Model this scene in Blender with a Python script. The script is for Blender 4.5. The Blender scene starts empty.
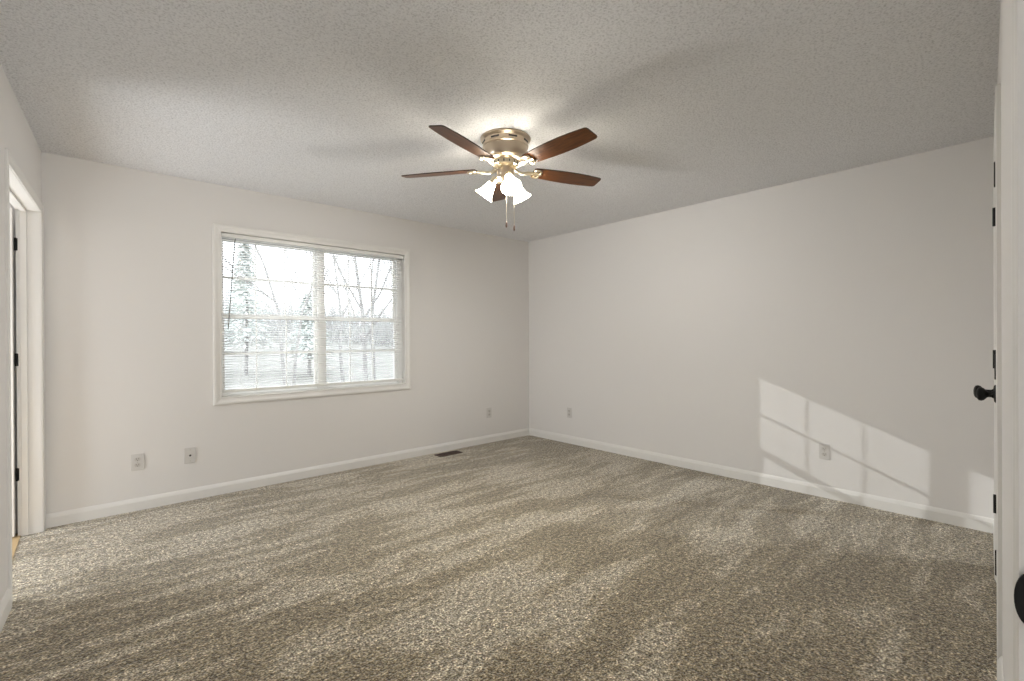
import bpy, bmesh, math, random
from mathutils import Vector, Matrix
random.seed(7)
S = bpy.context.scene
COL = S.collection

# ------------------------------------------------------------------ camera
YAW, ROLL, PITCH = 0.7305, -0.0052, -0.00224
fwd = Vector((math.sin(YAW)*math.cos(PITCH), math.cos(YAW)*math.cos(PITCH), math.sin(PITCH)))
rt0 = Vector((math.cos(YAW), -math.sin(YAW), 0)); up0 = rt0.cross(fwd)
rt = rt0*math.cos(ROLL) + up0*math.sin(ROLL); up = up0*math.cos(ROLL) - rt0*math.sin(ROLL)
cd = bpy.data.cameras.new('camera'); cam = bpy.data.objects.new('camera', cd); COL.objects.link(cam)
m = Matrix((rt, up, -fwd)).transposed().to_4x4(); m.translation = Vector((-4.14421, -4.3064, 1.20827))
cam.matrix_world = m
cd.sensor_fit = 'HORIZONTAL'; cd.sensor_width = 36; cd.lens = 471.678*36/1024
cd.clip_start = 0.01; cd.clip_end = 300
S.camera = cam

# ------------------------------------------------------------------ world, sun, area lights, exposure
w = bpy.data.worlds.new('world'); S.world = w; w.use_nodes = True
bg = w.node_tree.nodes['Background']; bg.inputs[0].default_value = (0.90, 0.95, 1.0, 1); bg.inputs[1].default_value = 3.9
S.view_settings.view_transform = 'Standard'; S.view_settings.look = 'None'
S.view_settings.exposure = 0.29; S.view_settings.gamma = 1.0; S.view_settings.use_curve_mapping = False
S.cycles.max_bounces = 14; S.cycles.diffuse_bounces = 8; S.cycles.transparent_max_bounces = 16
S.cycles.sample_clamp_indirect = 6.0; S.cycles.caustics_reflective = False; S.cycles.caustics_refractive = False

def light(name, kind, loc, energy, color=(1, 1, 1), **kw):
    l = bpy.data.lights.new(name, kind); l.energy = energy; l.color = color
    for k, v in kw.items():
        if k not in ('aim', 'rot'): setattr(l, k, v)
    o = bpy.data.objects.new(name, l); COL.objects.link(o); o.location = loc
    if 'aim' in kw: o.rotation_euler = Vector(kw['aim']).to_track_quat('-Z', 'Y').to_euler()
    return o
light('sun', 'SUN', (3, 8, 6), 3.7, (1.0, 0.99, 0.98), angle=math.radians(0.28), aim=(0.509, -0.799, -0.319))
light('bathroom_vanity_light', 'POINT', (-5.50, -1.45, 1.93), 6.5, (1.0, 0.96, 0.92), shadow_soft_size=0.06)
light('bathroom_fill', 'AREA', (-5.6, -0.40, 0.75), 37, (0.94, 0.97, 1.0), shape='RECTANGLE', size=0.7, size_y=1.3, aim=(1, -0.6, 0.25))  # added fill through the bathroom doorway for east wall and ceiling, no window behind it
light('hall_fill', 'AREA', (-3.2, -5.9, 0.45), 42, (0.97, 0.98, 1.0), shape='RECTANGLE', size=1.2, size_y=0.8, aim=(-0.2, 1, 0.7))  # unseen fill added low in the hall, tipped up to brighten the ceiling

# ------------------------------------------------------------------ materials
def mat(name, col=(0.8, 0.8, 0.8), rough=0.5, metal=0.0, spec=0.5):
    mt = bpy.data.materials.new(name); mt.use_nodes = True
    b = mt.node_tree.nodes['Principled BSDF']
    b.inputs['Base Color'].default_value = (*col, 1); b.inputs['Roughness'].default_value = rough
    b.inputs['Metallic'].default_value = metal; b.inputs['Specular IOR Level'].default_value = spec
    return mt
def N(mt, t, **kw):
    n = mt.node_tree.nodes.new(t)
    for k, v in kw.items():
        if k in n.inputs.keys(): n.inputs[k].default_value = v
        else: setattr(n, k, v)
    return n
def L(mt, a, b): mt.node_tree.links.new(a, b)
def bsdf(mt): return mt.node_tree.nodes['Principled BSDF']
def ramp(mt, src, pts, interp='LINEAR'):
    r = N(mt, 'ShaderNodeValToRGB'); cr = r.color_ramp; cr.interpolation = interp
    while len(cr.elements) < len(pts): cr.elements.new(0.5)
    for e, (p, c) in zip(cr.elements, pts): e.position = p; e.color = (*c, 1)
    L(mt, src, r.inputs[0]); return r.outputs[0]
def add_bump(mt, h, strength, dist):
    b = N(mt, 'ShaderNodeBump'); b.inputs['Strength'].default_value = strength; b.inputs['Distance'].default_value = dist
    L(mt, h, b.inputs['Height']); L(mt, b.outputs[0], bsdf(mt).inputs['Normal'])
def coords(mt, scale=(1, 1, 1), rot=(0, 0, 0)):
    t = N(mt, 'ShaderNodeTexCoord'); mp = N(mt, 'ShaderNodeMapping')
    mp.inputs['Scale'].default_value = scale; mp.inputs['Rotation'].default_value = rot
    L(mt, t.outputs['Object'], mp.inputs[0]); return mp.outputs[0]
def noise(mt, vec, scale, detail=2, rough=0.5):
    n = N(mt, 'ShaderNodeTexNoise'); n.inputs['Scale'].default_value = scale
    n.inputs['Detail'].default_value = detail; n.inputs['Roughness'].default_value = rough
    L(mt, vec, n.inputs['Vector']); return n.outputs[0]
def mixc(mt, fac, a, b, mode='MIX'):
    x = N(mt, 'ShaderNodeMix', data_type='RGBA', blend_type=mode)
    for s, v in ((0, fac), (6, a), (7, b)):
        if isinstance(v, bpy.types.NodeSocket): L(mt, v, x.inputs[s])
        elif s == 0: x.inputs[0].default_value = v
        else: x.inputs[s].default_value = (*v, 1)
    return x.outputs[2]
def math_(mt, op, a, b=0.0):
    x = N(mt, 'ShaderNodeMath', operation=op)
    for i, v in enumerate((a, b)):
        if isinstance(v, bpy.types.NodeSocket): L(mt, v, x.inputs[i])
        else: x.inputs[i].default_value = v
    return x.outputs[0]

M = {}
M['wall'] = mat('wall_paint', (0.72, 0.705, 0.688), 0.6, spec=0.25)
v = coords(M['wall']); add_bump(M['wall'], noise(M['wall'], v, 260, 3), 0.12, 0.002)
M['trim'] = mat('trim_paint', (0.74, 0.73, 0.705), 0.35, spec=0.4)
M['door'] = mat('door_paint', (0.74, 0.73, 0.70), 0.35, spec=0.4)
M['vinyl'] = mat('window_vinyl', (0.92, 0.92, 0.91), 0.35)

M['ceiling'] = mat('popcorn_ceiling', (0.72, 0.70, 0.66), 0.95, spec=0.05)
v = coords(M['ceiling'])
n1 = noise(M['ceiling'], v, 105, 4, 0.65); n2 = noise(M['ceiling'], v, 210, 2, 0.6)
h = math_(M['ceiling'], 'ADD', n1, math_(M['ceiling'], 'MULTIPLY', n2, 0.5))
add_bump(M['ceiling'], h, 0.9, 0.010)
L(M['ceiling'], ramp(M['ceiling'], n1, [(0.34, (0.66, 0.662, 0.675)), (0.49, (0.87, 0.874, 0.89)), (0.70, (0.94, 0.944, 0.96))]), bsdf(M['ceiling']).inputs['Base Color'])

M['carpet'] = c = mat('cut_pile_carpet', (0.3, 0.26, 0.2), 1.0, spec=0.0)
v = coords(c)
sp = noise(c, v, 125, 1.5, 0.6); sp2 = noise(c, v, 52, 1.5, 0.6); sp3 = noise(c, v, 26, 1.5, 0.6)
warp = N(c, 'ShaderNodeTexNoise'); warp.inputs['Scale'].default_value = 2.6; warp.inputs['Detail'].default_value = 5; warp.inputs['Roughness'].default_value = 0.55; L(c, v, warp.inputs['Vector'])
def strokes(sc, seed, k):
    vv = N(c, 'ShaderNodeVectorMath', operation='ADD'); L(c, v, vv.inputs[0])
    ws = N(c, 'ShaderNodeVectorMath', operation='SCALE'); L(c, warp.outputs[1], ws.inputs[0]); ws.inputs['Scale'].default_value = k
    L(c, ws.outputs[0], vv.inputs[1])
    mp = N(c, 'ShaderNodeMapping'); mp.inputs['Scale'].default_value = sc; mp.inputs['Location'].default_value = (seed, seed, 0)
    mp.inputs['Rotation'].default_value = (0, 0, math.radians(-4)); L(c, vv.outputs[0], mp.inputs[0])
    return noise(c, mp.outputs[0], 1.0, 3, 0.55)
t1 = strokes((1.1, 3.6, 1), 3.0, 0.22); t2 = strokes((1.6, 9.0, 1), 8.0, 0.12); big = strokes((0.5, 0.7, 1), 5.0, 0.3)
sepv = N(c, 'ShaderNodeSeparateXYZ'); wv = N(c, 'ShaderNodeVectorMath', operation='SCALE'); L(c, warp.outputs[1], wv.inputs[0]); wv.inputs['Scale'].default_value = 0.10
av = N(c, 'ShaderNodeVectorMath', operation='ADD'); L(c, v, av.inputs[0]); L(c, wv.outputs[0], av.inputs[1]); L(c, av.outputs[0], sepv.inputs[0])
wave = math_(c, 'SINE', math_(c, 'MULTIPLY', math_(c, 'ADD', sepv.outputs[1], math_(c, 'MULTIPLY', sepv.outputs[0], 0.08)), 42.0))
mask = math_(c, 'MAXIMUM', math_(c, 'MULTIPLY', math_(c, 'SUBTRACT', strokes((0.9, 0.9, 1), 11.0, 0.3), 0.49), 5.0), 0.0)
stripes = math_(c, 'MULTIPLY', math_(c, 'MULTIPLY', wave, math_(c, 'MINIMUM', mask, 1.0)), 0.085)
tracks = math_(c, 'ADD', stripes, math_(c, 'ADD', math_(c, 'ADD', math_(c, 'MULTIPLY', t1, 0.55), math_(c, 'MULTIPLY', t2, 0.25)), math_(c, 'MULTIPLY', big, 0.2)))
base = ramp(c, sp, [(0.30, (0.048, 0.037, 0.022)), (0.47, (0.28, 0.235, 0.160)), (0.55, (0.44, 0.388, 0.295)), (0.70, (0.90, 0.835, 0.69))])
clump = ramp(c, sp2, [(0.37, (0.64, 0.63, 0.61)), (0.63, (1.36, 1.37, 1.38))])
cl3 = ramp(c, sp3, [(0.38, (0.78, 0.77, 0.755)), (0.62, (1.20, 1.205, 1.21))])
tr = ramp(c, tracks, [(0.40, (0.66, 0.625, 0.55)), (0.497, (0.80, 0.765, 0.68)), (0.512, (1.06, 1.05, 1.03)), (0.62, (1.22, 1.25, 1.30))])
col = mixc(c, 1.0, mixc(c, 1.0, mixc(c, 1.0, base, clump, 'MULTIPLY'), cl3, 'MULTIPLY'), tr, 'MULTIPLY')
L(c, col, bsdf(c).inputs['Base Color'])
bsdf(c).inputs['Sheen Weight'].default_value = 0.5; bsdf(c).inputs['Sheen Roughness'].default_value = 0.4
add_bump(c, math_(c, 'ADD', sp, math_(c, 'MULTIPLY', sp2, 1.2)), 1.0, 0.012)

def translucent(name, col, fac):
    mt = mat(name, col, 0.45); nt = mt.node_tree
    t = nt.nodes.new('ShaderNodeBsdfTranslucent'); t.inputs[0].default_value = (*col, 1)
    mx = nt.nodes.new('ShaderNodeMixShader'); mx.inputs[0].default_value = fac
    nt.links.new(bsdf(mt).outputs[0], mx.inputs[1]); nt.links.new(t.outputs[0], mx.inputs[2])
    nt.links.new(mx.outputs[0], nt.nodes['Material Output'].inputs[0]); return mt
M['blind'] = translucent('blind_slat_white', (0.93, 0.93, 0.92), 0.6)
M['rail'] = mat('blind_rail_white', (0.80, 0.80, 0.77), 0.4)
M['wand'] = mat('clear_grey_plastic', (0.20, 0.20, 0.19), 0.25)
M['cordm'] = mat('cord_white', (0.75, 0.75, 0.72), 0.8)
M['black'] = mat('oil_rubbed_bronze', (0.004, 0.004, 0.004), 0.5, 0.0, 0.25)
M['plate'] = mat('light_grey_plate', (0.60, 0.585, 0.565), 0.35)
M['insert'] = mat('grey_insert', (0.52, 0.50, 0.47), 0.35)
M['slot'] = mat('dark_slot', (0.05, 0.045, 0.04), 0.6)
M['screw'] = mat('screw_metal', (0.45, 0.43, 0.38), 0.3, 0.8)
M['register'] = mat('brown_register', (0.06, 0.028, 0.018), 0.35, 0.4)
M['brass'] = mat('antique_brass', (0.60, 0.50, 0.385), 0.3, 1.0)
v = coords(M['brass'], (1, 1, 60)); add_bump(M['brass'], noise(M['brass'], v, 6), 0.05, 0.001)
M['brass_bright'] = mat('polished_antique_brass', (0.80, 0.72, 0.56), 0.3, 1.0)
M['socketm'] = mat('socket_white', (0.7, 0.66, 0.58), 0.4)
M['vinyl_floor'] = mat('tan_vinyl_floor', (0.50, 0.36, 0.19), 0.4)

M['wood'] = mt = mat('cherry_blade', (0.2, 0.07, 0.03), 0.30, spec=0.3)
v = coords(mt, (1.5, 14, 14)); g = noise(mt, v, 7, 5, 0.6)
L(mt, ramp(mt, g, [(0.3, (0.040, 0.013, 0.004)), (0.55, (0.105, 0.036, 0.009)), (0.75, (0.15, 0.055, 0.013))]), bsdf(mt).inputs['Base Color'])
M['wood_edge'] = mat('dark_blade_edge', (0.035, 0.018, 0.012), 0.4)

def glass_mat(name, tint=(1, 1, 1)):
    mt = bpy.data.materials.new(name); mt.use_nodes = True; nt = mt.node_tree; nt.nodes.clear()
    out = nt.nodes.new('ShaderNodeOutputMaterial'); mx = nt.nodes.new('ShaderNodeMixShader')
    tr = nt.nodes.new('ShaderNodeBsdfTransparent'); tr.inputs[0].default_value = (*tint, 1)
    gl = nt.nodes.new('ShaderNodeBsdfGlossy'); gl.inputs['Roughness'].default_value = 0.02
    fr = nt.nodes.new('ShaderNodeFresnel'); fr.inputs[0].default_value = 1.45
    nt.links.new(fr.outputs[0], mx.inputs[0]); nt.links.new(tr.outputs[0], mx.inputs[1]); nt.links.new(gl.outputs[0], mx.inputs[2])
    nt.links.new(mx.outputs[0], out.inputs[0]); return mt
M['glass'] = glass_mat('window_glass', (0.97, 0.98, 0.98))
def emis(name, col, strength, base=(0.9, 0.88, 0.82)):
    mt = mat(name, base, 0.3); b = bsdf(mt)
    b.inputs['Emission Color'].default_value = (*col, 1); b.inputs['Emission Strength'].default_value = strength
    return mt
M['shade'] = emis('lit_frosted_glass', (1.0, 0.92, 0.78), 34.0)
M['bulb'] = emis('lit_bulb', (1.0, 0.90, 0.76), 40.0)
def noisy(name, a, b, scale, rough=0.9):
    mt = mat(name, a, rough, spec=0.1); v = coords(mt)
    L(mt, ramp(mt, noise(mt, v, scale, 4), [(0.35, a), (0.65, b)]), bsdf(mt).inputs['Base Color']); return mt
M['bark'] = noisy('grey_bark', (0.20, 0.19, 0.19), (0.32, 0.31, 0.30), 5)
M['needles'] = noisy('pine_needles', (0.62, 0.65, 0.63), (0.74, 0.76, 0.75), 9)
M['yard'] = noisy('winter_grass', (0.19, 0.187, 0.175), (0.25, 0.243, 0.23), 1.5)
M['brush'] = noisy('brush_twigs', (0.36, 0.36, 0.36), (0.46, 0.45, 0.44), 2)
M['siding'] = noisy('outer_siding', (0.6, 0.6, 0.58), (0.65, 0.65, 0.62), 3)

# ------------------------------------------------------------------ mesh helpers
def box(bm, x0, x1, y0, y1, z0, z1, T=None):
    vs = [bm.verts.new((x, y, z)) for x in (x0, x1) for y in (y0, y1) for z in (z0, z1)]
    if T is not None:
        for q in vs: q.co = T @ q.co
    fs = []
    for f in ((0, 1, 3, 2), (4, 6, 7, 5), (0, 4, 5, 1), (2, 3, 7, 6), (0, 2, 6, 4), (1, 5, 7, 3)):
        fs.append(bm.faces.new([vs[i] for i in f]))
    return vs, fs
def cbox(bm, c, s, T=None):
    return box(bm, c[0]-s[0]/2, c[0]+s[0]/2, c[1]-s[1]/2, c[1]+s[1]/2, c[2]-s[2]/2, c[2]+s[2]/2, T)
def tube(bm, pts, rad, n=8, cap=True):
    pts = [Vector(p) for p in pts]; rings = []
    rads = rad if isinstance(rad, (list, tuple)) else [rad]*len(pts)
    prev = None
    for i, p in enumerate(pts):
        t = (pts[min(i+1, len(pts)-1)] - pts[max(i-1, 0)]).normalized()
        a = prev - t*prev.dot(t) if prev is not None else (Vector((0, 0, 1)).cross(t) if abs(t.z) < 0.9 else Vector((1, 0, 0)).cross(t))
        if a.length < 1e-6: a = t.orthogonal()
        a.normalize(); prev = a; b = t.cross(a)
        rings.append([bm.verts.new(p + (a*math.cos(2*math.pi*k/n) + b*math.sin(2*math.pi*k/n))*rads[i]) for k in range(n)])
    for r0, r1 in zip(rings, rings[1:]):
        for k in range(n): bm.faces.new((r0[k], r0[(k+1) % n], r1[(k+1) % n], r1[k]))
    if cap:
        bm.faces.new(rings[0][::-1]); bm.faces.new(rings[-1])
def lathe(bm, prof, n=40, T=None, close=False):
    rings = []
    for r, z in prof:
        if r < 1e-6: rings.append([bm.verts.new((0, 0, z))])
        else: rings.append([bm.verts.new((r*math.cos(2*math.pi*k/n), r*math.sin(2*math.pi*k/n), z)) for k in range(n)])
    if T is not None:
        for r in rings:
            for q in r: q.co = T @ q.co
    pairs = list(zip(rings, rings[1:]))
    if close: pairs.append((rings[-1], rings[0]))
    for r0, r1 in pairs:
        for k in range(n):
            a, b, c2, d = r0[k % len(r0)], r0[(k+1) % len(r0)], r1[(k+1) % len(r1)], r1[k % len(r1)]
            f = [a, b, c2, d]; u = []
            for q in f:
                if q not in u: u.append(q)
            if len(u) > 2: bm.faces.new(u)
def sweep(bm, prof, p0, p1, out, upv=Vector((0, 0, 1))):
    """prof: list of (o,u) from the wall; swept straight p0->p1."""
    p0, p1, out, upv = map(Vector, (p0, p1, out, upv))
    a = [bm.verts.new(p0 + out*o + upv*u) for o, u in prof]; b = [bm.verts.new(p1 + out*o + upv*u) for o, u in prof]
    n = len(prof)
    for k in range(n): bm.faces.new((a[k], a[(k+1) % n], b[(k+1) % n], b[k]))
    bm.faces.new(a[::-1]); bm.faces.new(b)
def obj(name, bm, m, parent=None, smooth=False, bevel=0, loc=None):
    bmesh.ops.recalc_face_normals(bm, faces=bm.faces)
    me = bpy.data.meshes.new(name); bm.to_mesh(me); bm.free(); me.materials.append(m)
    if smooth:
        for p in me.polygons: p.use_smooth = True
    o = bpy.data.objects.new(name, me); COL.objects.link(o)
    if parent: o.parent = parent
    if loc: o.location = loc
    if bevel:
        b = o.modifiers.new('bevel', 'BEVEL'); b.width = bevel; b.segments = 2; b.limit_method = 'ANGLE'
    if smooth:
        try:
            me.set_sharp_from_angle(angle=math.radians(35))
        except Exception: pass
    return o
def struct(name, bm, m, parent=None, **k):
    o = obj(name, bm, m, parent, **k)
    if not parent: o['kind'] = 'structure'
    return o
def empty(name, loc=(0, 0, 0), rz=0.0, kind=None, label=None, cat=None, group=None):
    o = bpy.data.objects.new(name, None); COL.objects.link(o); o.location = loc; o.rotation_euler = (0, 0, rz)
    o.empty_display_size = 0.1
    tag(o, label, cat, group, kind); return o
def tag(o, label=None, cat=None, group=None, kind=None):
    if label: o['label'] = label
    if cat: o['category'] = cat
    if group: o['group'] = group
    if kind: o['kind'] = kind
    return o
def B(): return bmesh.new()

# ------------------------------------------------------------------ dimensions
H = 2.44
LW = -4.37                       # left wall / window wall corner
SK = math.radians(2.78)          # the left wall is a little out of square
WA = 0.05                        # slope of the south wall
def sy(x): return -4.167 + WA*(x + 0.7)      # room face of the south wall
ROT_S = math.atan(WA)

# floor, ceiling
bm = B(); box(bm, -4.75, 0.02, -6.9, 0.02, -0.05, 0.0); struct('floor', bm, M['carpet'])
bm = B(); box(bm, -6.9, 0.14, -6.9, 0.16, H, H+0.1); struct('ceiling', bm, M['ceiling'])

# window wall (north)
WX0, WX1, WZ0, WZ1 = -3.368, -1.752, 0.762, 2.072
bm = B(); T_ = 0.15
box(bm, -6.9, WX0, 0, T_, -0.6, H); box(bm, WX1, 0.14, 0, T_, -0.6, H)
box(bm, WX0, WX1, 0, T_, -0.6, WZ0); box(bm, WX0, WX1, 0, T_, WZ1, H)
struct('wall_north', bm, M['wall'])
bm = B(); box(bm, 0, 0.14, -6.9, 0, -0.6, H); struct('wall_east', bm, M['wall'])

# left wall (west): local frame, x = outwards (away from room), y = -s
OPL0, OPL1, HEAD = 0.078, 1.12, 2.035
wrot = -SK
def wempty(name, kind='structure'): return empty(name, (LW, 0, 0), wrot, kind)
# local: room side is +x (east), s runs along -y, wall body at x<0
def wall_with(bm, s0, s1, holes, t0, t1, flip):
    cur = s0
    for a, b, z in holes:
        flip(bm, cur, a, t0, t1, 0, H); flip(bm, a, b, t0, t1, z, H); cur = b
    flip(bm, cur, s1, t0, t1, 0, H)
def wbox(bm, s0, s1, t0, t1, z0, z1): return box(bm, -t1, -t0, -s1, -s0, z0, z1)
bm = B(); wall_with(bm, -0.02, 6.9, [(OPL0, OPL1, HEAD)], 0, 0.106, wbox)
o = struct('wall_west', bm, M['wall']); o.location = (LW, 0, 0); o.rotation_euler = (0, 0, wrot)

# south wall: local frame origin (0, sy(0)), x runs east, room side +y
SY0 = sy(0.0)
CL0, CL1 = -1.70, -0.83          # closet opening
EN0, EN1 = -4.21, -3.400         # entry opening (camera stands in it)
def sbox(bm, a, b, t0, t1, z0, z1): return box(bm, a, b, -t1, -t0, z0, z1)
bm = B(); wall_with(bm, -4.72, 0.02, [(EN0, EN1, HEAD), (CL0, CL1, HEAD+0.005)], 0, 0.115, sbox)
o = struct('wall_south', bm, M['wall']); o.location = (0, SY0, 0); o.rotation_euler = (0, 0, ROT_S)

# hall and bathroom shells
bm = B(); box(bm, -4.75, 0.1, -7.0, -6.9, 0, H); struct('wall_hall_end', bm, M['wall'])
bm = B(); box(bm, -1.9, -1.8, -6.9, -4.45, 0, H); struct('wall_hall_east', bm, M['wall'])
bm = B(); box(bm, -1.79, 0, -4.95, -4.88, 0, H); struct('wall_closet_back', bm, M['wall'])
bm = B(); box(bm, -6.9, -6.8, -6.9, 0, 0, H); struct('wall_bathroom_west', bm, M['wall'])
bm = B(); box(bm, -6.8, -4.72, -2.6, -2.5, 0, H); struct('wall_bathroom_south', bm, M['wall'])
bm = B(); box(bm, -6.9, -4.752, -2.5, 0.0, -0.05, -0.004); box(bm, -4.752, -4.47, -1.13, -0.02, 0.0, 0.004); struct('floor_bathroom', bm, M['vinyl_floor'])

# baseboards
BP = [(0, 0), (0.014, 0), (0.014, 0.062), (0.011, 0.070), (0.009, 0.076), (0.005, 0.084), (0.002, 0.088), (0, 0.088)]
bm = B(); sweep(bm, BP, (LW, 0, 0), (0, 0, 0), (0, -1, 0)); struct('baseboard_north', bm, M['trim'])
bm = B(); sweep(bm, BP, (0, -0.0, 0), (0, SY0, 0), (-1, 0, 0)); struct('baseboard_east', bm, M['trim'])
bm = B(); sweep(bm, BP, (0, -1.178, 0), (0, -4.2, 0), (1, 0, 0))
o = struct('baseboard_west', bm, M['trim']); o.location = (LW, 0, 0); o.rotation_euler = (0, 0, wrot)
bm = B()
for a, b in ((EN1+0.065, CL0-0.065), (CL1+0.065, 0.0)): sweep(bm, BP, (a, 0, 0), (b, 0, 0), (0, 1, 0))
o = struct('baseboard_south', bm, M['trim']); o.location = (0, SY0, 0); o.rotation_euler = (0, 0, ROT_S)

# colonial casing swept round an opening as a mitred frame.  (w = distance from opening, t = thickness)
def casing(bm, a0, a1, z0, z1, width, tmax, P, four=False, tin=0.6):
    prof = [(0, 0), (0, tmax*tin), (0.10*width, tmax*(tin+0.12)), (0.2*width, tmax*tin), (0.42*width, tmax*(tin+0.1)),
            (0.55*width, tmax*0.85), (0.68*width, tmax), (0.88*width, tmax), (width, tmax*0.8), (width, 0)]
    def pt(k, wv, t):
        if four: c = [(a0-wv, z0-wv), (a0-wv, z1+wv), (a1+wv, z1+wv), (a1+wv, z0-wv)]
        else: c = [(a0-wv, z0), (a0-wv, z1+wv), (a1+wv, z1+wv), (a1+wv, z0)]
        return P(c[k][0], t, c[k][1])
    rows = [[bm.verts.new(pt(k, wv, t)) for wv, t in prof] for k in range(4)]
    n = len(prof)
    for i in range(4 if four else 3):
        a, b = rows[i], rows[(i+1) % 4]
        for k in range(n): bm.faces.new((a[k], a[(k+1) % n], b[(k+1) % n], b[k]))
    if not four:
        bm.faces.new(rows[0][::-1]); bm.faces.new(rows[3])

# bathroom doorway: casing + jamb
t = wempty('trim_1')
bm = B(); casing(bm, OPL0, OPL1, 0, HEAD, 0.056, 0.011, lambda a, tt, z: (tt, -a, z)); obj('door_casing', bm, M['trim'], t)
bm = B()
wbox(bm, OPL0-0.004, OPL0+0.002, 0, 0.108, 0, HEAD); wbox(bm, OPL1-0.002, OPL1+0.004, 0, 0.108, 0, HEAD); wbox(bm, OPL0, OPL1, 0, 0.108, HEAD-0.002, HEAD+0.004)
obj('door_jamb', bm, M['trim'], t)
bm = B()
wbox(bm, OPL0+0.002, OPL0+0.013, 0.060, 0.090, 0, HEAD-0.002); wbox(bm, OPL0, OPL1, 0.060, 0.090, HEAD-0.013, HEAD-0.002)
obj('door_stop', bm, M['trim'], t, bevel=0.002)

# bathroom door, swung open away from the room, hinged on the far jamb
d = wempty('door_1')
bm = B(); wbox(bm, OPL0+0.004, OPL0+0.039, 0.118, 0.886, 0.012, HEAD-0.004)
for z0, z1 in ((0.25, 0.85), (1.0, 1.55), (1.68, 1.9)):
    for t0, t1 in ((0.24, 0.46), (0.57, 0.79)):
        wbox(bm, OPL0+0.036, OPL0+0.043, t0, t1, z0, z1)
obj('door_slab', bm, M['door'], d, bevel=0.002)
for z in (1.815, 1.098, 0.385):
    bm = B()
    box(bm, -0.108, -0.100, -OPL0-0.0030, -OPL0-0.0018, z-0.038, z+0.038)
    tube(bm, [(-0.110, -OPL0-0.004, z-0.040), (-0.110, -OPL0-0.004, z+0.040)], 0.0055, 10)
    obj('hinge', bm, M['black'], d)
bm = B(); K = Matrix.Translation((-0.84, -OPL0-0.039, 0.95)) @ Matrix.Rotation(math.pi/2, 4, 'X')
lathe(bm, [(0, 0), (0.033, 0), (0.033, 0.006), (0.014, 0.010), (0.012, 0.03), (0.024, 0.04), (0.028, 0.052), (0.020, 0.063), (0, 0.066)], 28, K)
obj('door_knob', bm, M['black'], d, smooth=True)

# closet: casing, jamb, two leaves
def sempty(name, kind='structure'): return empty(name, (0, SY0, 0), ROT_S, kind)
t = sempty('trim_2')
bm = B(); casing(bm, CL0, CL1, 0, HEAD+0.005, 0.058, 0.014, lambda a, tt, z: (a, tt, z)); obj('door_casing', bm, M['trim'], t)
bm = B(); sbox(bm, CL0-0.004, CL0+0.003, 0, 0.115, 0, HEAD+0.005); sbox(bm, CL1-0.003, CL1+0.004, 0, 0.115, 0, HEAD+0.005); sbox(bm, CL0, CL1, 0, 0.115, HEAD, HEAD+0.008)
obj('door_jamb', bm, M['trim'], t)
def KN(e): return [(0, 0), (0.034, 0), (0.034, 0.013), (0.030, 0.017), (0.016, 0.019), (0.0115, 0.026), (0.012, 0.036+e), (0.019, 0.042+e), (0.026, 0.048+e), (0.029, 0.056+e), (0.027, 0.064+e), (0.019, 0.069+e), (0.008, 0.071+e), (0, 0.071+e)]
CMID = (CL0+CL1)/2
for i, (a, b, hx, kx) in enumerate(((CL0+0.004, CMID-0.0015, CL0+0.003, CMID-0.055), (CMID+0.0015, CL1-0.004, CL1-0.003, CMID+0.055))):
    d = sempty('door_%d' % (i+2))
    bm = B(); sbox(bm, a, b, 0.001, 0.036, 0.012, HEAD-0.002)
    for z0, z1 in ((0.25, 0.80), (1.02, 1.56), (1.68, 1.9)): sbox(bm, a+0.09, b-0.09, -0.003, 0.004, z0, z1)
    obj('door_slab', bm, M['door'], d, bevel=0.0015)
    for z in (1.797, 1.099, 0.388):
        bm = B(); tube(bm, [(hx, 0.0095, z-0.045), (hx, 0.0095, z+0.045)], 0.0085, 10); sbox(bm, hx-0.015, hx+0.015, -0.004, 0.004, z-0.043, z+0.043)
        obj('hinge', bm, M['black'], d)
    bm = B(); lathe(bm, KN(0.010*i), 32, Matrix.Translation((kx, -0.001, 0.966)) @ Matrix.Rotation(-math.pi/2, 4, 'X')); obj('door_knob', bm, M['black'], d, smooth=True)

# entry doorway casing, jamb and strike plate beside the camera
t = sempty('trim_3')
bm = B(); casing(bm, EN0, EN1, 0, HEAD, 0.062, 0.0135, lambda a, tt, z: (a, tt, z), tin=0.75); obj('door_casing', bm, M['trim'], t)
bm = B(); sbox(bm, EN0-0.004, EN0+0.002, 0, 0.118, 0, HEAD); sbox(bm, EN1-0.002, EN1+0.004, 0, 0.118, 0, HEAD); sbox(bm, EN0, EN1, 0, 0.118, HEAD-0.002, HEAD+0.004)
sbox(bm, EN1-0.013, EN1-0.002, 0.040, 0.075, 0, HEAD)
obj('door_jamb', bm, M['trim'], t, bevel=0.001)
bm = B()   # strike plate with a rounded lip curling over the jamb's edge
zc, xh = 0.928, EN1-0.0035
pts = []
for k in range(25):
    a = math.pi/2 + math.pi*k/24
    pts.append((0.004 - 0.014*math.cos(a)*-1*-1, 0.0285*math.sin(a)))
prof = [(-0.034, -0.0285), (-0.034, 0.0285)] + [(0.002 + 0.012*math.cos(math.pi/2-math.pi*k/16), 0.0285*math.sin(math.pi/2-math.pi*k/16)) for k in range(17)]
f0 = [bm.verts.new((xh, y, zc+z)) for y, z in prof]; f1 = [bm.verts.new((xh-0.003, y, zc+z)) for y, z in prof]
bm.faces.new(f0); bm.faces.new(f1[::-1])
for k in range(len(prof)): bm.faces.new((f0[k], f0[(k+1) % len(prof)], f1[(k+1) % len(prof)], f1[k]))
obj('strike_plate', bm, M['black'], t)

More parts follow.
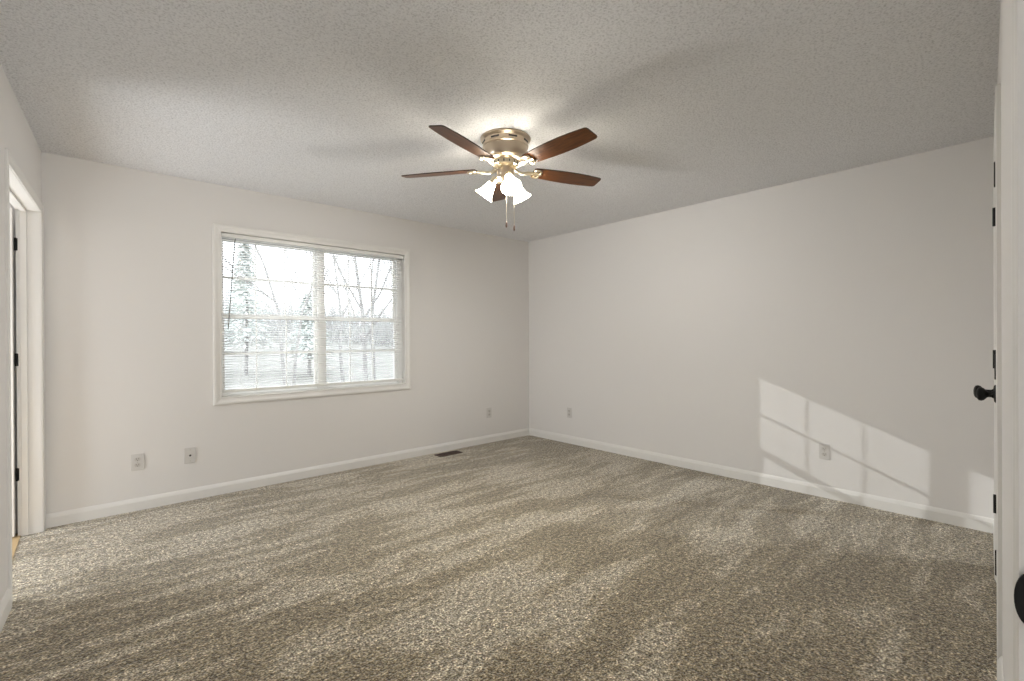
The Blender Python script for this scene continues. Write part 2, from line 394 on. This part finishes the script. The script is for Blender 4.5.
# ------------------------------------------------------------------ window
wn = empty('window_1', kind='structure')
bm = B(); casing(bm, WX0+0.002, WX1-0.002, WZ0+0.002, WZ1-0.002, 0.060, 0.017, lambda a, tt, z: (a, -tt, z), four=True); obj('window_casing', bm, M['trim'], wn)
bm = B(); q = 0.004
box(bm, WX0-q, WX0+0.001, 0, 0.15, WZ0-q, WZ1+q); box(bm, WX1-0.001, WX1+q, 0, 0.15, WZ0-q, WZ1+q); box(bm, WX0+0.001, WX1-0.001, 0, 0.15, WZ0-q, WZ0+0.001); box(bm, WX0+0.001, WX1-0.001, 0, 0.15, WZ1-0.001, WZ1+q)
obj('window_reveal', bm, M['trim'], wn)
MX0, MX1 = -2.600, -2.542
bm = B()
box(bm, WX0, WX0+0.012, 0.062, 0.145, WZ0, WZ1); box(bm, WX1-0.050, WX1, 0.062, 0.145, WZ0, WZ1)
box(bm, MX0, MX1, 0.062, 0.145, WZ0, WZ1)
for a, b in ((WX0+0.012, MX0), (MX1, WX1-0.050)): box(bm, a, b, 0.064, 0.143, WZ0, WZ0+0.018); box(bm, a, b, 0.064, 0.143, WZ1-0.018, WZ1)
obj('window_frame', bm, M['vinyl'], wn, bevel=0.002)
for u0, u1 in ((WX0+0.012, MX0), (MX1, WX1-0.050)):
    for z0, z1, yy, bot, top in ((WZ0+0.018, 1.425, 0.078, 0.036, 0.034), (1.395, WZ1-0.018, 0.108, 0.034, 0.028)):
        s = 0.024
        bm = B()
        box(bm, u0, u0+s, yy, yy+0.027, z0, z1); box(bm, u1-s, u1, yy, yy+0.027, z0, z1)
        box(bm, u0+s, u1-s, yy+0.001, yy+0.026, z0, z0+bot); box(bm, u0+s, u1-s, yy+0.001, yy+0.026, z1-top, z1)
        sash = obj('window_sash', bm, M['vinyl'], wn, bevel=0.002)
        g0, g1 = u0+s, u1-s; h0, h1 = z0+bot, z1-top
        bm = B(); mw = 0.005
        for k in (1, 2):
            x = g0+(g1-g0)*k/3; box(bm, x-mw, x+mw, yy+0.009, yy+0.018, h0, h1)
        zc = (h0+h1)/2; box(bm, g0, g1, yy+0.0095, yy+0.0175, zc-0.012, zc+0.012)
        obj('muntin', bm, M['vinyl'], sash)
        bm = B(); box(bm, g0, g1, yy+0.019, yy+0.022, h0, h1); obj('pane', bm, M['glass'], sash)

# mini blind
bl = empty('window_blind', (-2.56, 0.022, 2.04), label='white horizontal mini blind covering the double window, slats open', cat='blind')
X0, X1 = -0.800, 0.800
bm = B(); box(bm, X0, X1, -0.014, 0.014, -0.004, 0.026); obj('headrail', bm, M['rail'], bl, bevel=0.002)
bm = B(); zt, zb, pitch = -0.016, -1.222, 0.0205
nsl = int((zt-zb)/pitch) + 1; tilt = math.radians(-10)
for k in range(nsl):
    z = zt - k*pitch
    R = Matrix.Translation((0, 0, z)) @ Matrix.Rotation(tilt, 4, 'X')
    rows = []
    for y, dz in ((-0.0125, 0), (-0.006, 0.0013), (0, 0.0018), (0.006, 0.0013), (0.0125, 0)):
        rows.append([bm.verts.new(R @ Vector((x, y, dz))) for x in (X0+0.004, X1-0.004)])
    for a, b in zip(rows, rows[1:]): bm.faces.new((a[0], a[1], b[1], b[0]))
o = obj('slats', bm, M['blind'], bl, smooth=True)
sm = o.modifiers.new('thickness', 'SOLIDIFY'); sm.thickness = 0.0004
bm = B(); box(bm, X0+0.003, X1-0.003, -0.011, 0.011, -1.244, -1.222); obj('bottom_rail', bm, M['rail'], bl, bevel=0.003)
for x in (X0+0.13, -0.27, 0.27, X1-0.13):
    bm = B()
    for y in (-0.0135, 0.0135): tube(bm, [(x, y, 0), (x, y, -1.22)], 0.0006, 5)
    obj('ladder_cord', bm, M['cordm'], bl)
bm = B(); tube(bm, [(X0+0.095, -0.020, -0.01), (X0+0.09, -0.022, -0.03), (X0+0.04, -0.021, -0.735)], [0.0022, 0.0040, 0.0042], 8); obj('tilt_wand', bm, M['wand'], bl)
bm = B()
for dx in (0, 0.006): tube(bm, [(X1-0.12+dx, -0.017, 0), (X1-0.115+dx, -0.018, -0.80)], 0.0009, 5)
pc = obj('pull_cord', bm, M['cordm'], bl)
bm = B(); lathe(bm, [(0, 0.02), (0.003, 0.018), (0.007, -0.012), (0.0, -0.014)], 12, Matrix.Translation((X1-0.112, -0.018, -0.81))); obj('tassel', bm, M['rail'], pc, smooth=True)

# ------------------------------------------------------------------ outlets and register
def outlet(name, loc, rz, label, kind='duplex'):
    e = empty(name, loc, rz, label=label, cat='cable plate' if kind == 'coax' else 'outlet', group=None)
    bm = B(); box(bm, -0.036, 0.036, -0.0055, 0, -0.0585, 0.0585); obj('cover_plate', bm, M['plate'], e, bevel=0.003)
    if kind == 'duplex':
        for z in (0.0205, -0.0205):
            bm = B(); R = Matrix.Translation((0, -0.0048, z)) @ Matrix.Rotation(math.pi/2, 4, 'X')
            pr = [(0.0172*math.cos(a), max(-0.0125, min(0.0125, 0.0172*math.sin(a)))) for a in [2*math.pi*k/28 for k in range(28)]]
            f0 = [bm.verts.new((x, -0.0045, z+zz)) for x, zz in pr]; f1 = [bm.verts.new((x, -0.0080, z+zz)) for x, zz in pr]
            bm.faces.new(f1)
            for k in range(28): bm.faces.new((f0[k], f0[(k+1) % 28], f1[(k+1) % 28], f1[k]))
            r = obj('socket', bm, M['insert'], e)
            bm = B(); cbox(bm, (-0.0065, -0.0081, z+0.003), (0.0024, 0.001, 0.0085)); cbox(bm, (0.0065, -0.0081, z+0.003), (0.0024, 0.001, 0.007)); cbox(bm, (0, -0.0081, z-0.007), (0.0045, 0.001, 0.0045))
            obj('slot', bm, M['slot'], r)
        bm = B(); lathe(bm, [(0, 0.0085), (0.003, 0.008), (0.0035, 0.005), (0, 0.005)], 12, Matrix.Rotation(math.pi/2, 4, 'X')); obj('screw', bm, M['screw'], e)
    else:
        bm = B(); lathe(bm, [(0, 0.014), (0.0045, 0.014), (0.0045, 0.008), (0.0075, 0.008), (0.0075, 0.005), (0, 0.005)], 12, Matrix.Rotation(math.pi/2, 4, 'X')); obj('jack', bm, M['slot'], e)
        for z in (0.042, -0.042):
            bm = B(); lathe(bm, [(0, 0.0075), (0.003, 0.007), (0.0035, 0.005), (0, 0.005)], 12, Matrix.Translation((0, 0, z)) @ Matrix.Rotation(math.pi/2, 4, 'X')); obj('screw', bm, M['screw'], e)
    return e
outlet('wall_outlet', (-3.893, 0, 0.345), 0, 'off-white duplex outlet low on the window wall, nearest the bathroom doorway')
outlet('cable_jack_plate', (-3.579, 0, 0.340), 0, 'off-white wall plate with one round dark cable jack, left of the window', 'coax')
outlet('wall_outlet', (-0.655, 0, 0.350), 0, 'off-white duplex outlet on the window wall near the room corner')
outlet('wall_outlet', (0, -0.674, 0.355), -math.pi/2, 'off-white duplex outlet on the windowless wall near the room corner')
outlet('wall_outlet', (0, -3.223, 0.347), -math.pi/2, 'off-white duplex outlet standing in the patch of sunlight')

e = empty('floor_register', (-1.32, -0.140, 0.0), label='dark brown metal floor register in the carpet against the window wall baseboard', cat='floor vent')
bm = B()
box(bm, -0.14, 0.14, -0.060, -0.045, 0.0, 0.008); box(bm, -0.14, 0.14, 0.045, 0.060, 0.0, 0.008); box(bm, -0.14, -0.125, -0.06, 0.06, 0.0, 0.008); box(bm, 0.125, 0.14, -0.06, 0.06, 0.0, 0.008)
obj('frame', bm, M['register'], e, bevel=0.002)
bm = B()
for k in range(20):
    x = -0.119 + k*0.0125; box(bm, x-0.0022, x+0.0022, -0.046, 0.046, 0.001, 0.006)
box(bm, -0.126, 0.126, -0.003, 0.003, 0.001, 0.0065)
obj('louver', bm, M['register'], e)
bm = B(); box(bm, -0.126, 0.126, -0.046, 0.046, 0.0003, 0.0012); obj('duct', bm, M['slot'], e)

# ------------------------------------------------------------------ ceiling fan
FX, FY = -2.234, -2.123
fan = empty('ceiling_fan', (FX, FY, H), label='flush mount ceiling fan with five cherry wood blades, brass body and three lit frosted shades', cat='ceiling fan')
bm = B()
lathe(bm, [(0, 0), (0.152, 0), (0.155, -0.004), (0.154, -0.010), (0.147, -0.016), (0.140, -0.022), (0.138, -0.045), (0.141, -0.049), (0.141, -0.055), (0.135, -0.060),
           (0.132, -0.085), (0.128, -0.115), (0.116, -0.133), (0.095, -0.142), (0, -0.143)], 56)
hs = obj('motor_housing', bm, M['brass'], fan, smooth=True)
for k in range(8):
    bm = B()
    a = 2*math.pi*(k+0.5)/8
    cbox(bm, (0, 0, 0), (0.052, 0.004, 0.009), Matrix.Rotation(a, 4, 'Z') @ Matrix.Translation((0, -0.1385, -0.034)))
    obj('vent_slot', bm, M['slot'], hs)
bm = B()
lathe(bm, [(0, -0.141), (0.078, -0.141), (0.082, -0.146), (0.080, -0.168), (0.074, -0.172), (0.050, -0.173), (0.048, -0.178), (0.0, -0.178)], 48)
hub = obj('blade_hub', bm, M['brass_bright'], fan, smooth=True)
for k in range(15):
    bm = B()
    a = 2*math.pi*k/15
    cbox(bm, (0, 0, 0), (0.007, 0.003, 0.014), Matrix.Rotation(a, 4, 'Z') @ Matrix.Translation((0, -0.0810, -0.157)))
    obj('hub_slot', bm, M['slot'], hub)
bm = B()
lathe(bm, [(0, -0.176), (0.046, -0.176), (0.052, -0.182), (0.053, -0.215), (0.048, -0.226), (0.058, -0.232), (0.060, -0.246), (0.045, -0.262), (0.022, -0.270), (0.012, -0.285), (0, -0.288)], 44)
obj('switch_housing', bm, M['brass'], fan, smooth=True)

BZ = -0.180
def blade_meshes():
    bm = B()
    st = [(0.185, 0.040), (0.20, 0.047), (0.26, 0.054), (0.34, 0.0605), (0.42, 0.064), (0.50, 0.064), (0.57, 0.0605), (0.63, 0.055), (0.658, 0.0515), (0.668, 0.046), (0.672, 0.036)]
    th = 0.003
    side = [(x, y) for x, y in st]; outl = [(x, -y) for x, y in st] + [(x, y) for x, y in reversed(st)]
    a = [bm.verts.new((x, y, -th)) for x, y in outl]; b = [bm.verts.new((x, y, th)) for x, y in outl]
    bm.faces.new(a[::-1]); bm.faces.new(b)
    ed = []
    for k in range(len(outl)): ed.append(bm.faces.new((a[k], a[(k+1) % len(outl)], b[(k+1) % len(outl)], b[k])))
    for f in ed: f.material_index = 1
    return bm
def iron_mesh():
    bm = B()
    # central arm from hub, then two scrolls like a lyre, under the blade
    z = -0.010
    tube(bm, [(0.060, 0, -0.002), (0.085, 0, -0.016), (0.115, 0, -0.018), (0.150, 0, -0.012), (0.175, 0, z)], [0.013, 0.011, 0.010, 0.010, 0.009], 10)
    for s in (-1, 1):
        p = []
        for k in range(22):
            a = math.radians(-150 + k*15)
            r = 0.029 - 0.0007*k
            p.append((0.205 + r*math.cos(a)*1.25, s*(0.024 + r*math.sin(a)), z))
        tube(bm, [(0.120, 0, -0.016), (0.145, s*0.012, -0.013)] + p, 0.0062, 8)
    tube(bm, [(0.170, 0, z), (0.205, 0, z), (0.245, 0, z)], [0.007, 0.009, 0.006], 8)
    for x, y in ((0.235, 0), (0.205, 0.026), (0.205, -0.026)):
        lathe(bm, [(0, -0.006), (0.009, -0.005), (0.010, 0), (0.010, 0.006), (0, 0.006)], 12, Matrix.Translation((x, y, z+0.001)))
    return bm
bl0 = obj('blade', blade_meshes(), M['wood'], fan); bl0.data.materials.append(M['wood_edge'])
ir0 = obj('blade_iron', iron_mesh(), M['brass_bright'], bl0, smooth=True)
TILT = math.radians(-12)
for k in range(5):
    if k == 0: b, i = bl0, ir0
    else:
        b = bl0.copy(); i = ir0.copy(); COL.objects.link(b); COL.objects.link(i); b.parent = fan; i.parent = b
    b.rotation_mode = 'XYZ'
    b.matrix_local = Matrix.Translation((0, 0, BZ)) @ Matrix.Rotation(math.radians(54+72*k), 4, 'Z') @ Matrix.Rotation(TILT, 4, 'X')

# light kit: three arms with sockets, bell shades, bulbs
for k, ang in enumerate((-117.8, 122.2, 2.2)):
    A = Matrix.Rotation(math.radians(ang), 4, 'Z')
    bm = B()
    tube(bm, [A @ Vector(p) for p in ((0.040, 0, -0.236), (0.054, 0, -0.226), (0.066, 0, -0.232), (0.071, 0, -0.245))], 0.0075, 10)
    arm = obj('lamp_arm', bm, M['brass'], fan, smooth=True)
    T = A @ Matrix.Translation((0.064, 0, -0.234)) @ Matrix.Rotation(math.radians(-37), 4, 'Y')
    bm = B(); lathe(bm, [(0, 0.004), (0.018, 0.002), (0.021, -0.006), (0.021, -0.030), (0.026, -0.034), (0.026, -0.040), (0, -0.040)], 24, T)
    obj('socket_cup', bm, M['brass_bright'], arm, smooth=True)
    bm = B()
    po = [(0.024, -0.036), (0.027, -0.048), (0.031, -0.065), (0.036, -0.085), (0.042, -0.103), (0.051, -0.120), (0.061, -0.132)]
    pi_ = [(r-0.003, z) for r, z in reversed(po)]
    lathe(bm, po+pi_, 36, T, close=True)
    sh = obj('lamp_shade', bm, M['shade'], fan, smooth=True)
    bm = B(); lathe(bm, [(0, -0.04), (0.012, -0.045), (0.014, -0.06), (0.024, -0.082), (0.026, -0.095), (0.020, -0.110), (0.010, -0.117), (0, -0.118)], 20, T)
    obj('bulb', bm, M['bulb'], sh, smooth=True)
    d = (T.to_3x3() @ Vector((0, 0, -1))).normalized()
    lo = light('fan_bulb_light', 'SPOT', Vector((FX, FY, H)) + (T @ Vector((0, 0, -0.128))), 30, (1.0, 0.985, 0.96), shadow_soft_size=0.04, spot_size=math.radians(172), spot_blend=0.6, aim=d)
for (x, y, zb) in ((-0.034, -0.045, -0.535), (0.022, -0.052, -0.548)):
    bm = B(); tube(bm, [(x, y, -0.235), (x, y, zb)], 0.0011, 6)
    nb = 40
    ch = obj('pull_chain', bm, M['brass_bright'], fan)
    bm = B(); lathe(bm, [(0, 0.014), (0.003, 0.012), (0.0055, 0), (0.0062, -0.014), (0.004, -0.022), (0, -0.024)], 14, Matrix.Translation((x, y, zb)))
    obj('chain_fob', bm, M['wood_edge'], ch, smooth=True)

# ------------------------------------------------------------------ outdoors
def hz(x, y): return -1.2 + max(0, min(1, (y-8)/38))*4.2 + 0.25*math.sin(x*0.3)
bm = B(); nx, ny = 40, 30; gr = []
for j in range(ny+1):
    row = []
    for i in range(nx+1):
        x = -45 + 90*i/nx; y = 0.6 + 60*(j/ny)**1.5; row.append(bm.verts.new((x, y, hz(x, y))))
    gr.append(row)
for j in range(ny):
    for i in range(nx): bm.faces.new((gr[j][i], gr[j][i+1], gr[j+1][i+1], gr[j+1][i]))
struct('ground', bm, M['yard'], smooth=True)

def branchy(bm, p, dirv, length, rad, depth, rnd):
    n = 4; pts = [p]; rads = [rad]; d = dirv.copy(); q = p.copy()
    for k in range(n):
        d = (d + Vector((rnd.uniform(-.18, .18), rnd.uniform(-.18, .18), rnd.uniform(-.02, .12)))).normalized()
        q = q + d*length/n; pts.append(q.copy()); rads.append(rad*(1-0.62*(k+1)/n))
    tube(bm, pts, rads, 6 if depth > 1 else 4, cap=False)
    if depth <= 0: return
    nb = 4 if depth > 1 else 5
    for k in range(nb):
        tpos = rnd.uniform(0.35, 1.0); i = min(n-1, int(tpos*n)); base = pts[i].lerp(pts[i+1], tpos*n-i)
        az = rnd.uniform(0, 2*math.pi); spread = rnd.uniform(0.45, 0.85)
        nd = (d*math.cos(spread) + Vector((math.cos(az), math.sin(az), 0.25))*math.sin(spread)).normalized()
        branchy(bm, base, nd, length*rnd.uniform(0.5, 0.72), rads[i]*0.55, depth-1, rnd)
def bare_tree(px, dist, h, r, lean, seed, label, forks=1):
    dirx = fwd + rt*((px-512)/471.7); base = Vector((-4.144, -4.306, 0)) + Vector((dirx.x, dirx.y, 0))*dist
    base.z = hz(base.x, base.y) - 0.1
    rnd = random.Random(seed); e = empty('bare_tree', base, label=label, cat='tree', group='bare trees outside the window')
    for k in range(forks):
        bm = B(); branchy(bm, Vector((k*r*2.2, 0, 0)), Vector((lean[0]+0.12*k, lean[1], 1)).normalized(), h, r*(1-0.2*k), 3, rnd)
        obj('trunk', bm, M['bark'], e)
bare_tree(287, 15, 6, 0.065, (0.0, 0), 3, 'bare tree with a forked trunk seen through the left half of the window', 2)
bare_tree(343, 18, 5.2, 0.07, (-0.10, 0), 5, 'slim bare tree leaning left just right of the window mullion')
bare_tree(367, 11, 6, 0.06, (0.0, 0), 11, 'bare tree with twin trunks in the middle of the right window half', 2)
bare_tree(397, 22, 5.5, 0.08, (0.03, 0), 17, 'bare tree farthest back, behind the right edge of the window')
bare_tree(308, 23, 5.5, 0.09, (0.06, 0), 23, 'bare tree with spreading branches beside the window mullion')

def pine(px, dist, h, rad, seed, label):
    dirx = fwd + rt*((px-512)/471.7); base = Vector((-4.144, -4.306, 0)) + Vector((dirx.x, dirx.y, 0))*dist
    base.z = hz(base.x, base.y) - 0.1; rnd = random.Random(seed)
    e = empty('evergreen_tree', base, label=label, cat='tree')
    bm = B(); tube(bm, [(0, 0, 0), (0.05, 0, h*0.5), (0, 0, h*0.97)], [0.08, 0.05, 0.015], 7); obj('trunk', bm, M['bark'], e)
    bm = B()
    for k in range(1500):
        t = rnd.random()**0.8; z = h*(0.22+0.78*t); rr = rad*(1-t)**0.8*rnd.uniform(0.25, 1.05)+0.05; a = rnd.uniform(0, 6.283)
        c = Vector((rr*math.cos(a), rr*math.sin(a), z)); u = Vector((math.cos(a), math.sin(a), -0.3)); s = Vector((-math.sin(a), math.cos(a), rnd.uniform(-.3, .3)))
        l, wd = rnd.uniform(0.12, 0.3), rnd.uniform(0.03, 0.07)
        vs = [bm.verts.new(c + u*x*l + s*y*wd) for x, y in ((-1, 0), (0, -1), (1.2, 0), (0, 1))]; bm.faces.new(vs)
    obj('foliage', bm, M['needles'], e)
pine(246, 19, 5.4, 1.0, 2, 'leafy evergreen tree outside behind the tilt wand side of the window')
pine(309, 19, 3.4, 0.9, 9, 'shorter evergreen outside beside the window mullion')

bm = B(); rnd = random.Random(40)
for k in range(3200):
    x = rnd.uniform(-22, 22); y = rnd.uniform(26, 42); z = hz(x, y)
    p = Vector((x, y, z-0.1)); l = rnd.uniform(0.9, 2.8)
    d = Vector((rnd.uniform(-.5, .5), rnd.uniform(-.3, .3), 1)).normalized(); q = p + d*l
    q2 = q + Vector((rnd.uniform(-.7, .7), rnd.uniform(-.5, .5), rnd.uniform(.1, .7)))
    tube(bm, [p, q, q2], [0.035, 0.02, 0.006], 3, cap=False)
    tube(bm, [p.lerp(q, 0.6), q + Vector((rnd.uniform(-.8, .8), 0, rnd.uniform(-.2, .5)))], [0.018, 0.005], 3, cap=False)
o = obj('undergrowth', bm, M['brush']); tag(o, 'tangle of bare brush on the slope outside the window', 'brush', kind='stuff')
